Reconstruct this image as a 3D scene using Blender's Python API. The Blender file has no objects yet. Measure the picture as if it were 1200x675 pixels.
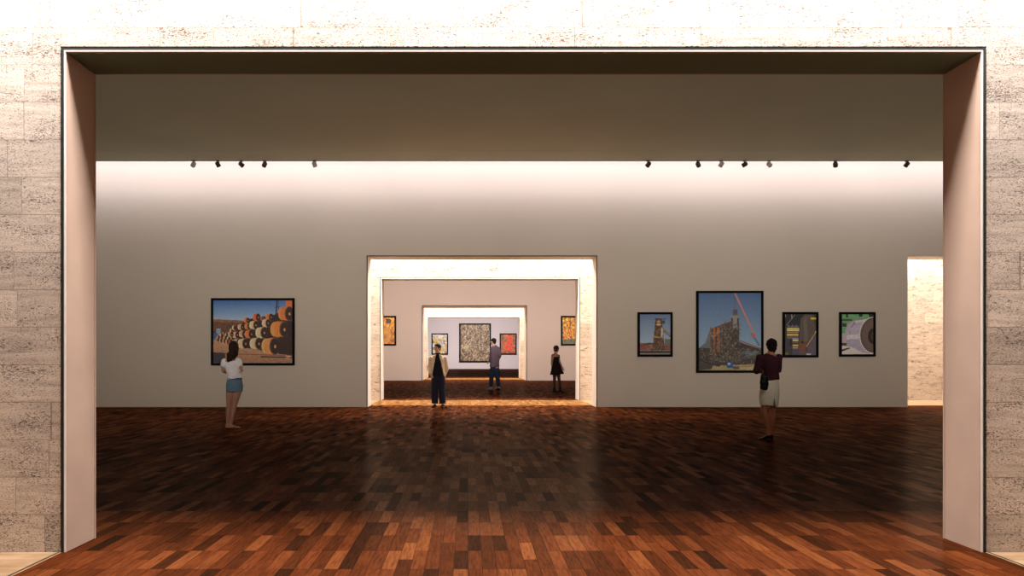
import bpy, bmesh, math, random
import numpy as np
from mathutils import Vector, Matrix
random.seed(7)
C = bpy.context.scene.collection
PI = math.pi

# ------------------------------------------------------------------ camera
EYE = 1.30                      # camera height
VX, VY, F = 548.5, 420.0, 900.0 # vanishing point and focal length in 1200x675 pixels
def dist(py): return F*EYE/(py-VY)                      # floor row -> distance
def wx(px, d): return (px-VX)*d/F
def wz(py, d): return EYE-(py-VY)*d/F
cam = bpy.data.cameras.new('camera'); co = bpy.data.objects.new('camera', cam); C.objects.link(co)
co.location = (0, 0, EYE); co.rotation_euler = (PI/2, 0, 0)
cam.sensor_width = 36; cam.lens = 36*F/1200
cam.shift_x = (600-VX)/1200; cam.shift_y = (VY-337.5)/1200
cam.clip_end = 300
bpy.context.scene.camera = co

# ------------------------------------------------------------------ planes of the enfilade (metres from camera)
D0, D0B = 5.154, 5.556          # first travertine wall
D1, D1B = 20.53, 21.25          # back wall of the first gallery
D2, D2B = 23.88, 24.60          # second travertine wall
D3, D3B = 45.0, 47.0
D4, D4B = 50.9, 52.2
D5 = 95.0
XL, XR = -2.711, 3.455          # the opening, the same through every wall
T0, T1, T2, T3, T4 = 3.37, 4.05, 3.80, 4.41, 4.07
GX0, GX1 = -13.5, 17.0          # side walls of the galleries
CEIL1 = 6.33

# ------------------------------------------------------------------ world, exposure, lights
sc = bpy.context.scene
w = bpy.data.worlds.new('world'); sc.world = w; w.use_nodes = True
w.node_tree.nodes['Background'].inputs[0].default_value = (1, .95, .9, 1)
w.node_tree.nodes['Background'].inputs[1].default_value = 0.02
sc.view_settings.view_transform = 'Standard'; sc.view_settings.look = 'None'
sc.view_settings.exposure = 0.0; sc.view_settings.gamma = 1.0; sc.view_settings.use_curve_mapping = False
sc.cycles.use_denoising = True
sc.cycles.max_bounces = 8; sc.cycles.diffuse_bounces = 6
sc.cycles.sample_clamp_indirect = 4.0
sc.cycles.use_light_tree = True

def area(name, loc, direction, sx, sy, power, color, spread=180):
    l = bpy.data.lights.new(name, 'AREA'); l.shape = 'RECTANGLE'; l.size = sx; l.size_y = sy
    l.energy = power; l.color = color; l.spread = math.radians(spread)
    o = bpy.data.objects.new(name, l); C.objects.link(o); o.location = loc
    dv = Vector(direction).normalized()
    z = -dv; x = Vector((1, 0, 0)); y = z.cross(x).normalized(); x = y.cross(z)
    o.rotation_euler = Matrix((x, y, z)).transposed().to_euler()
    return o
# daylight slots over the travertine passages, wall washer over the first gallery's back wall, added fill lights
area('passage_slot_light', (0.5, D0-.36, 4.62), (0, .0, -1), 13, .42, 920, (1, .94, .93))
area('gallery_wall_washer', (1.7, D1-1.10, CEIL1+.46), (0, 1, -.7), 29, .3, 330, (.97, .90, 1))
area('gallery_fill_light', (1.7, D0B+.12, 4.1), (0, 14, -1.0), 25, .15, 215, (1, .91, .80), 62)  # added fill above the portal, out of view, brightens wall and people
area('passage_slot_light', (2.5, D2-.55, 5.7), (0, 0, -1), 27, .6, 2700, (1, .92, .86))
area('gallery_fill_light', (0.5, D2B+.15, 4.7), (0, 20, -.9), 22, .2, 820, (1, .84, .74), 60)  # same kind of added, unseen fill for the second gallery
area('passage_slot_light', (0.5, D4-1.2, 6.2), (0, 0, -1), 14, 1.0, 1500, (1, .88, .76))
area('end_gallery_fill_light', (0.5, D5-25, 9.0), (0, 25, -6), 18, .5, 1060, (1, .90, .88), 60)  # added fill aimed at the end wall, no fixture modelled

# ------------------------------------------------------------------ helpers
def tag(o, label=None, cat=None, group=None, kind=None):
    if label: o['label'] = label
    if cat: o['category'] = cat
    if group: o['group'] = group
    if kind: o['kind'] = kind
    return o
def empty(name, loc, label=None, cat=None, group=None):
    o = bpy.data.objects.new(name, None); C.objects.link(o); o.location = loc; o.empty_display_size = .1
    return tag(o, label, cat, group)
def link(name, me, mat, parent=None, smooth=False):
    if mat: me.materials.append(mat)
    if smooth: me.polygons.foreach_set('use_smooth', [True]*len(me.polygons))
    o = bpy.data.objects.new(name, me); C.objects.link(o)
    if parent: o.parent = parent
    return o
def from_bm(name, bm, mat, parent=None, smooth=False):
    me = bpy.data.meshes.new(name); bm.to_mesh(me); bm.free()
    return link(name, me, mat, parent, smooth)
def box(bm, x0, x1, y0, y1, z0, z1):
    vs = [bm.verts.new((x, y, z)) for x in (x0, x1) for y in (y0, y1) for z in (z0, z1)]
    for f in ((0,1,3,2),(4,6,7,5),(0,4,5,1),(2,3,7,6),(0,2,6,4),(1,5,7,3)):
        bm.faces.new([vs[i] for i in f])
def struct(name, bm, mat):
    bmesh.ops.recalc_face_normals(bm, faces=bm.faces)
    o = from_bm(name, bm, mat); o['kind'] = 'structure'; return o

# ------------------------------------------------------------------ material helpers
class NT:
    def __init__(s, name):
        s.m = bpy.data.materials.new(name); s.m.use_nodes = True
        s.t = s.m.node_tree; s.t.nodes.clear(); s.out = s.t.nodes.new('ShaderNodeOutputMaterial')
    def n(s, typ, ins=None, **kw):
        nd = s.t.nodes.new(typ)
        for k, v in kw.items(): setattr(nd, k, v)
        for k, v in (ins or {}).items(): s.set(nd.inputs[k], v)
        return nd
    def set(s, sock, v):
        if isinstance(v, bpy.types.NodeSocket): s.t.links.new(v, sock)
        elif isinstance(v, bpy.types.Node): s.t.links.new(v.outputs[0], sock)
        else: sock.default_value = v
    def math(s, op, a, b=0.0, c=0.0):
        return s.n('ShaderNodeMath', {0: a, 1: b, 2: c}, operation=op).outputs[0]
    def mix(s, f, a, b, mode='MIX'):
        nd = s.n('ShaderNodeMix', data_type='RGBA', blend_type=mode)
        s.set(nd.inputs[0], f); s.set(nd.inputs[6], a); s.set(nd.inputs[7], b); return nd.outputs[2]
    def ramp(s, f, stops):
        nd = s.n('ShaderNodeValToRGB', {0: f}); e = nd.color_ramp.elements
        while len(e) < len(stops): e.new(.5)
        for i, (p, c) in enumerate(stops):
            e[i].position = p; e[i].color = c if len(c) == 4 else (*c, 1)
        return nd.outputs[0]
    def pos(s):
        p = s.n('ShaderNodeNewGeometry').outputs['Position']
        sx = s.n('ShaderNodeSeparateXYZ', {0: p}); return sx.outputs[0], sx.outputs[1], sx.outputs[2]
    def vec(s, x, y, z): return s.n('ShaderNodeCombineXYZ', {0: x, 1: y, 2: z}).outputs[0]
    def noise(s, v, scale, detail=4, rough=.5):
        return s.n('ShaderNodeTexNoise', {'Vector': v, 'Scale': scale, 'Detail': detail, 'Roughness': rough}).outputs[0]
    def rnd(s, v): return s.n('ShaderNodeTexWhiteNoise', {'Vector': v}, noise_dimensions='3D')
    def bsdf(s, color, rough=.6, spec=.3, bump=None, bs=.3, bd=.01, sheen=0):
        b = s.n('ShaderNodeBsdfPrincipled', {'Roughness': rough, 'Specular IOR Level': spec})
        s.set(b.inputs['Base Color'], color)
        if bump is not None:
            s.set(b.inputs['Normal'], s.n('ShaderNodeBump', {'Height': bump, 'Strength': bs, 'Distance': bd}).outputs[0])
        if sheen: b.inputs['Sheen Weight'].default_value = sheen
        s.t.links.new(b.outputs[0], s.out.inputs[0]); return s.m

def srgb(r, g, b):
    f = lambda c: (c/255/12.92) if c/255 <= .04045 else ((c/255+.055)/1.055)**2.4
    return (f(r), f(g), f(b), 1)
def plain(name, rgb, rough=.6, spec=.3, var=.06, scale=6, bumps=0):
    t = NT(name); x, y, z = t.pos(); v = t.vec(x, y, z)
    n = t.noise(v, scale, 4)
    a = tuple(c*(1-var) for c in rgb[:3])+(1,); b = tuple(min(1, c*(1+var)) for c in rgb[:3])+(1,)
    col = t.ramp(n, [(.3, a), (.7, b)])
    return t.bsdf(col, rough, spec, t.noise(v, scale*18, 3) if bumps else None, bumps, .003)

def travertine(name, base, dark, rowh=.2515, length=.56, q=1.0):
    t = NT(name); x, y, z = t.pos()
    zz = t.math('DIVIDE', z, rowh); row = t.math('FLOOR', zz)
    r1 = t.rnd(t.vec(row, 3.3, 1.7)).outputs[0]
    u = t.math('ADD', t.math('DIVIDE', x, length), t.math('MULTIPLY', r1, 9.7))
    # uneven block lengths: bend u a little
    u = t.math('ADD', u, t.math('MULTIPLY', t.math('SINE', t.math('MULTIPLY', u, 2.3)), .28))
    col = t.math('FLOOR', u)
    cell = t.rnd(t.vec(col, row, 5.1)); cr = cell.outputs[0]
    fu = t.math('FRACT', u); fz = t.math('FRACT', zz)
    du = t.math('MULTIPLY', t.math('MINIMUM', fu, t.math('SUBTRACT', 1, fu)), length)
    dz = t.math('MULTIPLY', t.math('MINIMUM', fz, t.math('SUBTRACT', 1, fz)), rowh)
    dj = t.math('MINIMUM', du, dz)
    joint = t.math('LESS_THAN', dj, .0022)
    off = t.math('MULTIPLY', cr, 40)
    slant = t.math('MULTIPLY', t.math('SUBTRACT', cr, .5), .16)
    zs = t.math('ADD', z, t.math('MULTIPLY', x, slant))
    v1 = t.vec(t.math('ADD', t.math('MULTIPLY', x, 34*q), off), t.math('MULTIPLY', y, 34*q), t.math('MULTIPLY', zs, 120*q))
    v2 = t.vec(t.math('ADD', t.math('MULTIPLY', x, 85), off), y, t.math('MULTIPLY', zs, 230))
    clus = t.noise(t.vec(t.math('ADD', t.math('MULTIPLY', x, 2.4), off), y, t.math('MULTIPLY', z, 7)), 1, 3)
    n1 = t.noise(v1, 1, 5, .62); n2 = t.noise(v2, 1, 3, .6)
    thr = t.math('ADD', .60, t.math('MULTIPLY', t.math('SUBTRACT', .5, clus), .32))
    p1 = t.n('ShaderNodeMapRange', {0: t.math('SUBTRACT', n1, thr), 1: 0.0, 2: .05}).outputs[0]
    thr2 = t.math('ADD', .575, t.math('MULTIPLY', t.math('SUBTRACT', .5, clus), .25))
    p2 = t.n('ShaderNodeMapRange', {0: t.math('SUBTRACT', n2, thr2), 1: 0.0, 2: .05}).outputs[0]
    pit = t.math('MAXIMUM', p1, p2)
    band = t.noise(t.vec(t.math('ADD', t.math('MULTIPLY', x, 3), off), y, t.math('MULTIPLY', zs, 26)), 1, 6, .65)
    c0 = t.ramp(band, [(.25, tuple(c*.62 for c in base[:3])), (.5, base[:3]), (.75, tuple(min(1, c*1.18) for c in base[:3]))])
    tone = t.math('ADD', .80, t.math('MULTIPLY', cr, .26))
    c0 = t.mix(1.0, c0, t.vec(tone, t.math('MULTIPLY', tone, 1.0), t.math('MULTIPLY', tone, .99)), 'MULTIPLY')
    speck = t.n('ShaderNodeMapRange', {0: n2, 1: .42, 2: .62}).outputs[0]
    c0 = t.mix(t.math('MULTIPLY', speck, .38), c0, tuple(c*.42 for c in base[:3])+(1,))
    c1 = t.mix(t.math('MULTIPLY', pit, .92), c0, dark)
    c2 = t.mix(t.math('MULTIPLY', joint, .55), c1, dark)
    h = t.math('SUBTRACT', t.math('SUBTRACT', t.math('MULTIPLY', band, .25), pit), t.math('MULTIPLY', joint, 1.0))
    return t.bsdf(c2, .8, .15, h, .55, .012)

def wood_floor(name, stops):
    t = NT(name); x, y, z = t.pos()
    bw, bl = .0893, .45
    u = t.math('DIVIDE', x, bw); col = t.math('FLOOR', u)
    cr = t.rnd(t.vec(col, 7.7, .3)).outputs[0]
    sh = t.math('MULTIPLY', t.math('LESS_THAN', cr, .12), .5)
    v = t.math('ADD', t.math('DIVIDE', t.math('SUBTRACT', y, 5.19), bl), sh); row = t.math('FLOOR', v)
    cell = t.rnd(t.vec(col, row, 2.2)); c1 = cell.outputs[0]
    fu = t.math('FRACT', u); fv = t.math('FRACT', v)
    du = t.math('MULTIPLY', t.math('MINIMUM', fu, t.math('SUBTRACT', 1, fu)), bw)
    dv = t.math('MULTIPLY', t.math('MINIMUM', fv, t.math('SUBTRACT', 1, fv)), bl)
    jt = t.n('ShaderNodeMapRange', {0: t.math('MINIMUM', du, dv), 1: .0009, 2: .0024, 3: 1, 4: 0}).outputs[0]
    off = t.math('MULTIPLY', c1, 60)
    gv = t.vec(t.math('ADD', t.math('MULTIPLY', x, 60), off), t.math('ADD', t.math('MULTIPLY', y, 5), off), 0)
    g = t.noise(gv, 1, 5, .6)
    g2 = t.noise(t.vec(t.math('ADD', t.math('MULTIPLY', x, 16), off), t.math('ADD', t.math('MULTIPLY', y, 2.5), off), 3), 1, 3, .6)
    base = t.ramp(c1, stops)
    dk = t.mix(1.0, base, (.42, .36, .33, 1), 'MULTIPLY')
    c = t.mix(t.n('ShaderNodeMapRange', {0: g, 1: .42, 2: .72}).outputs[0], base, dk)
    c = t.mix(t.n('ShaderNodeMapRange', {0: g2, 1: .5, 2: .8, 4: .6}).outputs[0], c, dk)
    c = t.mix(t.math('MULTIPLY', jt, .85), c, (.008, .003, .001, 1))
    wear = t.noise(t.vec(x, y, 0), .7, 4)
    dif = t.n('ShaderNodeBsdfDiffuse', {'Color': c})
    gl = t.n('ShaderNodeBsdfGlossy', {'Color': (1, .86, .72, 1), 'Roughness': t.math('ADD', .14, t.math('MULTIPLY', wear, .16))})
    bump = t.n('ShaderNodeBump', {'Height': t.math('SUBTRACT', t.math('MULTIPLY', g, .3), jt), 'Strength': .12, 'Distance': .002})
    t.set(dif.inputs['Normal'], bump.outputs[0]); t.set(gl.inputs['Normal'], bump.outputs[0])
    mx = t.n('ShaderNodeMixShader', {0: t.math('ADD', .03, t.math('MULTIPLY', c1, .025)), 1: dif.outputs[0], 2: gl.outputs[0]})
    t.t.links.new(mx.outputs[0], t.out.inputs[0]); return t.m

def stone_floor():
    t = NT('beige_stone_floor'); x, y, z = t.pos()
    n = t.noise(t.vec(t.math('MULTIPLY', x, 2), t.math('MULTIPLY', y, 7), 0), 1.3, 6, .62)
    c = t.ramp(n, [(.3, (.24, .14, .07)), (.5, (.36, .23, .125)), (.62, (.44, .31, .19)), (.75, (.27, .16, .08))])
    return t.bsdf(c, .35, .3, n, .1, .004)

M = {}
M['trav'] = travertine('travertine_blocks', (.70, .615, .53, 1), (.13, .09, .065, 1))
M['trav2'] = travertine('travertine_coarse_blocks', (.68, .60, .51, 1), (.18, .12, .085, 1), .34, .8, .3)
M['wood'] = wood_floor('merbau_block_floor', [(0, (.026, .008, .003)), (.14, (.062, .0155, .004)), (.5, (.104, .024, .006)), (.8, (.132, .032, .008)), (1, (.20, .058, .015))])
M['wood_lit'] = wood_floor('merbau_block_floor_lit', [(0, (.17, .08, .026)), (.14, (.22, .105, .034)), (.5, (.28, .135, .044)), (.8, (.33, .165, .055)), (1, (.40, .22, .085))])  # brighter copy of the same wood, passage light put into its colour
M['stone'] = stone_floor()
M['jamb'] = plain('pinkish_plaster', (.48, .345, .262), .7, .2, .07, 2.2, .1)
M['wall1'] = plain('grey_beige_paint', (.68, .605, .52), .75, .15, .03, .4)
M['wall2'] = plain('rose_beige_paint', (.58, .47, .41), .75, .15, .03, .4)
M['wall3'] = plain('pale_lilac_paint', (.60, .53, .53), .75, .15, .03, .3)
M['ceil'] = plain('taupe_ceiling_paint', (.56, .55, .40), .85, .1, .04, .5)
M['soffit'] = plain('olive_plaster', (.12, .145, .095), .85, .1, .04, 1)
M['white'] = plain('white_enamel_metal', (.86, .84, .80), .4, .4, .02, 3)
M['liner'] = plain('white_plaster', (.82, .74, .66), .7, .2, .03, 2)
M['black'] = plain('black_shadow_gap', (.006, .016, .016), .5, .3, .1, 8)
M['frame'] = plain('black_frame_wood', (.003, .0035, .003), .6, .06, .2, 20)
M['metal'] = plain('charcoal_metal', (.05, .05, .055), .35, .5, .15, 20)
M['silver'] = plain('brushed_silver_metal', (.55, .53, .5), .3, .6, .1, 30)

# ------------------------------------------------------------------ the setting
def wall_with_opening(name, y0, y1, x0, x1, top, mat, holes):
    """one wall; holes = [(xa, xb, z_top)] left to right, all standing on the floor"""
    bm = bmesh.new(); a = x0
    for (xa, xb, zt) in holes:
        box(bm, a, xa, y0, y1, 0, top); box(bm, xa, xb, y0, y1, zt, top); a = xb
    box(bm, a, x1, y0, y1, 0, top)
    return struct(name, bm, mat)
G = .008
# cladding slab of travertine in front, plaster core behind
wall_with_opening('wall_front', D0, D0+.02, -8, 9.5, 5.3, M['trav'], [(XL-.024, XR+.024, T0+.024)])
wall_with_opening('wall_inner', D0+.0201, D0B, GX0, GX1, 7.3, M['jamb'], [(XL+.012, XR-.012, T0-.012)])
def portal_trim(name, y0, y1, xl, xr, zt, wv, mat):
    bm = bmesh.new()
    box(bm, xl-wv, xl, y0, y1, 0, zt+wv); box(bm, xr, xr+wv, y0, y1, 0, zt+wv); box(bm, xl, xr, y0, y1, zt, zt+wv)
    return struct(name, bm, mat)
portal_trim('trim_1', D0-.004, D0+.0195, XL-.001, XR+.001, T0+.001, .0125, M['black'])
portal_trim('trim_2', D0-.003, D0+.003, XL+.0112, XR-.0112, T0-.0112, .0110, M['white'])
portal_trim('trim_25', D0+.0035, D0+.0198, XL+.0112, XR-.0112, T0-.0112, .0105, M['jamb'])
def back_trim(name, y0, y1, xl, xr, zt, mat, wv=.010):
    portal_trim(name, y0, y1, xl+wv, xr-wv, zt-wv, wv-.0005, mat)
back_trim('trim_3', D0B-.012, D0B+.003, XL+.012, XR-.012, T0-.012, M['jamb'], .006)
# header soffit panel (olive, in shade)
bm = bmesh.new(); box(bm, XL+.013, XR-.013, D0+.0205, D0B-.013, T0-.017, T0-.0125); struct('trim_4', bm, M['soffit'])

# gallery 1 far wall with the portal and the doorway on the right
DX0 = wx(1063.5, D1)
wall_with_opening('wall_back', D1, D1B, GX0, GX1, 7.3, M['wall1'], [(XL, XR, T1), (DX0, DX0+1.6, T1)])
bm = bmesh.new()
for (a, b) in ((XL, XR), (DX0, DX0+1.6)):
    box(bm, a+.0005, a+.022, D1+.03, D1B+.004, 0, T1-.001); box(bm, b-.022, b-.0005, D1+.03, D1B+.004, 0, T1-.001)
    box(bm, a+.022, b-.022, D1+.03, D1B+.004, T1-.02, T1-.001)
struct('trim_5', bm, M['liner'])
portal_trim('trim_6', D1-.006, D1+.028, XL+.022, XR-.022, T1-.02, .022, M['black'])
# passage 1: travertine wall 2
wall_with_opening('wall_middle', D2, D2+.06, -7, GX1, 6.2, M['trav2'], [(XL-.024, XR+.024, T2+.024)])
wall_with_opening('wall_middle_core', D2+.0601, D2B, GX0, GX1, 9.2, M['liner'], [(XL+.012, XR-.012, T2-.012)])
portal_trim('trim_7', D2-.006, D2+.0595, XL-.001, XR+.001, T2+.001, .022, M['black'])
portal_trim('trim_8', D2-.012, D2+.07, XL+.02, XR-.02, T2-.02, .020, M['white'])
# gallery 2 far wall, passage 2, gallery 3
wall_with_opening('wall_far', D3, D3B, GX0, GX1, 9.2, M['wall2'], [(XL, XR, T3)])
bm = bmesh.new()
box(bm, XL+.0005, XL+.03, D3+.06, D3B+.004, 0, T3-.001); box(bm, XR-.03, XR-.0005, D3+.06, D3B+.004, 0, T3-.001)
box(bm, XL+.03, XR-.03, D3+.06, D3B+.004, T3-.03, T3-.001)
struct('trim_9', bm, M['liner'])
portal_trim('trim_10', D3-.006, D3+.058, XL+.04, XR-.04, T3-.04, .04, M['black'])
wall_with_opening('wall_remote', D4, D4+.06, -7, 8, 6.8, M['trav2'], [(XL-.024, XR+.024, T4+.024)])
wall_with_opening('wall_remote_core', D4+.0601, D4B, GX0, GX1, 10.2, M['liner'], [(XL+.012, XR-.012, T4-.012)])
portal_trim('trim_11', D4-.006, D4+.0595, XL-.001, XR+.001, T4+.001, .023, M['black'])
portal_trim('trim_12', D4-.012, D4+.07, XL+.03, XR-.03, T4-.03, .030, M['white'])
bm = bmesh.new(); box(bm, GX0, GX1, D5, D5+.3, 0, 10.2); struct('wall_end', bm, M['wall3'])
# side walls of the galleries and passages
for nm, y0, y1, h, mt in (('left', D0B, D1, 7.3, 'wall1'), ('left_far', D2B, D3, 9.2, 'wall2'), ('left_remote', D4B, D5, 10.2, 'wall3')):
    for sd, xx in ((nm, GX0), (nm.replace('left', 'right'), GX1)):
        bm = bmesh.new(); box(bm, xx-.3 if xx < 0 else xx, xx if xx < 0 else xx+.3, y0, y1, 0, h); struct('wall_'+sd, bm, M[mt])
for nm, y0, y1, h, xa, xb in (('passage', -2.0, D0, 5.3, -8, 9.5), ('middle_passage', D1B, D2, 6.2, -7, GX1), ('remote_passage', D3B, D4, 6.8, -7, 8)):
    bm = bmesh.new(); box(bm, xa-.3, xa, y0, y1, 0, h); struct('wall_left_'+nm, bm, M['trav'])
    bm = bmesh.new(); box(bm, xb, xb+.3, y0, y1, 0, h); struct('wall_right_'+nm, bm, M['trav'])
bm = bmesh.new(); box(bm, -8, 9.5, -2.3, -2.0, 0, 5.3); struct('wall_rear', bm, M['trav'])
# ceilings
def ceiling(name, x0, x1, y0, y1, z, mt, th=.2):
    bm = bmesh.new(); box(bm, x0, x1, y0, y1, z, z+th); struct(name, bm, M[mt])
ceiling('ceiling_passage', -8.3, 9.8, -2.3, D0+.05, 5.3, 'liner')
ceiling('ceiling', GX0, GX1, D0B, D1-1.93, CEIL1, 'ceil', .15)
ceiling('ceiling_edge', GX0, GX1, D1-1.93, D1-.95, CEIL1-.008, 'ceil', .158)
ceiling('ceiling_slot', GX0, GX1, D0B-.4, D1B, 7.3, 'liner')
ceiling('ceiling_middle_passage', -7.3, GX1+.3, D1B, D2+.06, 6.2, 'liner')
ceiling('ceiling_far', GX0, GX1, D2B-.5, D3B-.5, 9.2, 'ceil')
ceiling('ceiling_remote_passage', -7.3, 8.3, D3B, D4+.06, 6.8, 'liner')
ceiling('ceiling_remote', GX0, GX1, D4B-.5, D5+.3, 10.2, 'ceil')
# floors: wood runs through every room, stone beside the path in the passages
def slab(name, x0, x1, y0, y1, mt):
    bm = bmesh.new(); box(bm, x0, x1, y0, y1, -.12, 0); struct(name, bm, M[mt])
slab('floor', XL-.012, XR+.012, -2.3, D0, 'wood')
slab('floor_gallery', GX0, GX1, D0, D1B, 'wood')
slab('floor_middle_path', XL-.012, XR+.012, D1B, D2, 'wood_lit')
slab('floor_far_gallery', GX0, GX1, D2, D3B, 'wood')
slab('floor_remote_path', XL-.012, XR+.012, D3B, D4, 'wood_lit')
slab('floor_remote_gallery', GX0, GX1, D4, D5, 'wood')
for i, (y0, y1, xa, xb) in enumerate(((-2.3, D0, -8, 9.5), (D1B, D2, -7, GX1), (D3B, D4, -7, 8))):
    nm = ('', '_middle', '_remote')[i]
    slab('floor_stone_left'+nm, xa, XL-.04, y0, y1, 'stone'); slab('floor_stone_right'+nm, XR+.04, xb, y0, y1, 'stone')
    for s, ex in ((-1, XL), (1, XR)):
        bm = bmesh.new(); box(bm, min(ex+s*.012, ex+s*.024), max(ex+s*.012, ex+s*.024), y0, y1-.007, -.1, .001); struct('trim_%d' % (13+i*4+(s > 0)), bm, M['stone'])
        bm = bmesh.new(); box(bm, min(ex+s*.024, ex+s*.04), max(ex+s*.024, ex+s*.04), y0, y1-.007, -.1, .002); struct('trim_%d' % (15+i*4+(s > 0)), bm, M['black'])

# ------------------------------------------------------------------ prints: small rasters written as vertex colours
def lin(a):
    a = np.clip(a, 0, 1); return np.where(a <= .04045, a/12.92, ((a+.055)/1.055)**2.4)
class Canvas:
    """x to the right, y down, both in the units of the print (pixels of the crop it was measured in)"""
    def __init__(s, w, h, x0, y0, x1, y1, seed=1):
        s.X, s.Y = np.meshgrid(np.linspace(x0, x1, w), np.linspace(y0, y1, h)); s.a = np.zeros((h, w, 3)); s.r = np.random.RandomState(seed)
        s.w, s.h, s.px = w, h, (x1-x0)/w
    def put(s, m, c, al=1.0):
        c = np.array(c, float)/255; m = (m*al)[..., None]; s.a = s.a*(1-m)+c*m
    def grad(s, m, y0, y1, c0, c1):
        t = np.clip((s.Y-y0)/(y1-y0), 0, 1)[..., None]; col = (np.array(c0)/255.)*(1-t)+(np.array(c1)/255.)*t
        m = m[..., None]; s.a = s.a*(1-m)+col*m
    def ell(s, cx, cy, rx, ry, rot=0):
        c, n = math.cos(rot), math.sin(rot); dx, dy = s.X-cx, s.Y-cy
        return (((dx*c+dy*n)/rx)**2+((-dx*n+dy*c)/ry)**2 < 1).astype(float)
    def rect(s, x0, y0, x1, y1): return ((s.X >= x0)&(s.X <= x1)&(s.Y >= y0)&(s.Y <= y1)).astype(float)
    def poly(s, pts):
        m = np.zeros_like(s.X, bool); n = len(pts); j = n-1
        for i in range(n):
            (xi, yi), (xj, yj) = pts[i], pts[j]
            if yi != yj:
                m ^= ((yi > s.Y) != (yj > s.Y)) & (s.X < (xj-xi)*(s.Y-yi)/(yj-yi)+xi)
            j = i
        return m.astype(float)
    def line(s, x0, y0, x1, y1, wd):
        dx, dy = x1-x0, y1-y0; L = max(dx*dx+dy*dy, 1e-6); t = np.clip(((s.X-x0)*dx+(s.Y-y0)*dy)/L, 0, 1)
        d = np.hypot(s.X-x0-t*dx, s.Y-y0-t*dy); return np.clip((wd/2-d)/s.px+.5, 0, 1)
    def noise(s, cx, cy):
        g = s.r.rand(cy+2, cx+2); yy = np.linspace(0, cy, s.h); xx = np.linspace(0, cx, s.w)
        yi = yy.astype(int); xi = xx.astype(int); fy = (yy-yi)[:, None]; fx = (xx-xi)[None]
        fy = fy*fy*(3-2*fy); fx = fx*fx*(3-2*fx)
        A = g[yi][:, xi]; B = g[yi][:, xi+1]; Cc = g[yi+1][:, xi]; D = g[yi+1][:, xi+1]
        return (A*(1-fx)+B*fx)*(1-fy)+(Cc*(1-fx)+D*fx)*fy
    def grain(s, amt, cx, cy, m=None):
        m = 1.0 if m is None else m[..., None]; s.a = np.clip(s.a*(1+m*amt*(s.noise(cx, cy)-.5)[..., None]*2), 0, 1)

def print_material():
    t = NT('photographic_print'); at = t.n('ShaderNodeVertexColor', layer_name='ink')
    return t.bsdf(at.outputs[0], .45, .25)
M['print'] = print_material()
GAIN = 1.0
def framed(name, px0, py0, px1, py1, d, canvas, label, cat, group, border=.06, deep=.07, gain=1.0):
    x0, x1 = wx(px0, d), wx(px1, d); z1, z0 = wz(py0, d), wz(py1, d)
    yb = d-.004
    root = empty(name, ((x0+x1)/2, yb, z0), label, cat, group)
    W, H = x1-x0, z1-z0
    bm = bmesh.new(); hw = W/2; yf = -deep
    # bevelled moulding: outer box ring with inner slope
    prof = [(0, 0), (0, yf+.008), (.008, yf), (border-.01, yf), (border, yf+.02), (border, 0)]
    rings = []
    for (i, y) in prof:
        rings.append([bm.verts.new(v) for v in ((-hw+i, y, i), (hw-i, y, i), (hw-i, y, H-i), (-hw+i, y, H-i))])
    for a in range(len(rings)):
        ra, rb = rings[a], rings[(a+1) % len(rings)]
        for k in range(4): bm.faces.new((ra[k], ra[(k+1) % 4], rb[(k+1) % 4], rb[k]))
    bmesh.ops.recalc_face_normals(bm, faces=bm.faces)
    from_bm('frame', bm, M['frame'], root)
    a = lin(canvas.a*1.0)*gain; h, w = canvas.h, canvas.w
    xs = np.linspace(-hw+border-.002, hw-border+.002, w); zs = np.linspace(H-border+.002, border-.002, h)
    XX, ZZ = np.meshgrid(xs, zs); co_ = np.stack([XX, np.full_like(XX, yf+.028), ZZ], -1).reshape(-1, 3)
    idx = np.arange(w*h).reshape(h, w)
    q = np.stack([idx[:-1, :-1], idx[1:, :-1], idx[1:, 1:], idx[:-1, 1:]], -1).reshape(-1, 4)
    nv = w*h
    # a thin solid board behind the ink
    back = [(-hw+border, -.01, border), (hw-border, -.01, border), (hw-border, -.01, H-border), (-hw+border, -.01, H-border)]
    me = bpy.data.meshes.new('print')
    faces = q.tolist()+[(nv, nv+3, nv+2, nv+1), (int(idx[-1, 0]), int(idx[-1, -1]), nv+1, nv), (int(idx[0, -1]), int(idx[0, 0]), nv+3, nv+2)]
    me.from_pydata(co_.tolist()+back, [], faces)
    at = me.color_attributes.new('ink', 'FLOAT_COLOR', 'POINT')
    col = np.ones((nv+4, 4)); col[:nv, :3] = np.clip(a, 0, 1).reshape(-1, 3); col[nv:, :3] = .02
    at.data.foreach_set('color', col.ravel())
    link('print', me, M['print'], root)
    return root

# --- reels in a yard
c = Canvas(230, 184, 130, 137, 690, 585, 3)
one = np.ones_like(c.X)
c.grad(one, 137, 290, (58, 98, 156), (150, 172, 196))
c.put(c.poly([(130, 272), (240, 276), (370, 284), (470, 300), (470, 420), (130, 420)]), (128, 84, 56))
c.put(c.poly([(130, 290), (360, 296), (470, 310), (470, 420), (130, 420)]), (96, 66, 48)); c.grain(.2, 40, 60, (c.Y > 275).astype(float))
c.put(c.rect(150, 338, 182, 382), (120, 140, 165)); c.put(c.rect(130, 372, 160, 420), (70, 90, 130))
c.grad(c.poly([(130, 425), (300, 440), (690, 520), (690, 585), (130, 585)]), 430, 585, (176, 132, 100), (140, 106, 84))
c.put(c.poly([(130, 508), (215, 512), (215, 585), (130, 585)]), (56, 52, 58))
c.put(c.line(215, 518, 690, 532, 4), (92, 62, 50)); c.put(c.line(470, 540, 690, 545, 10), (70, 44, 34))
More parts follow.
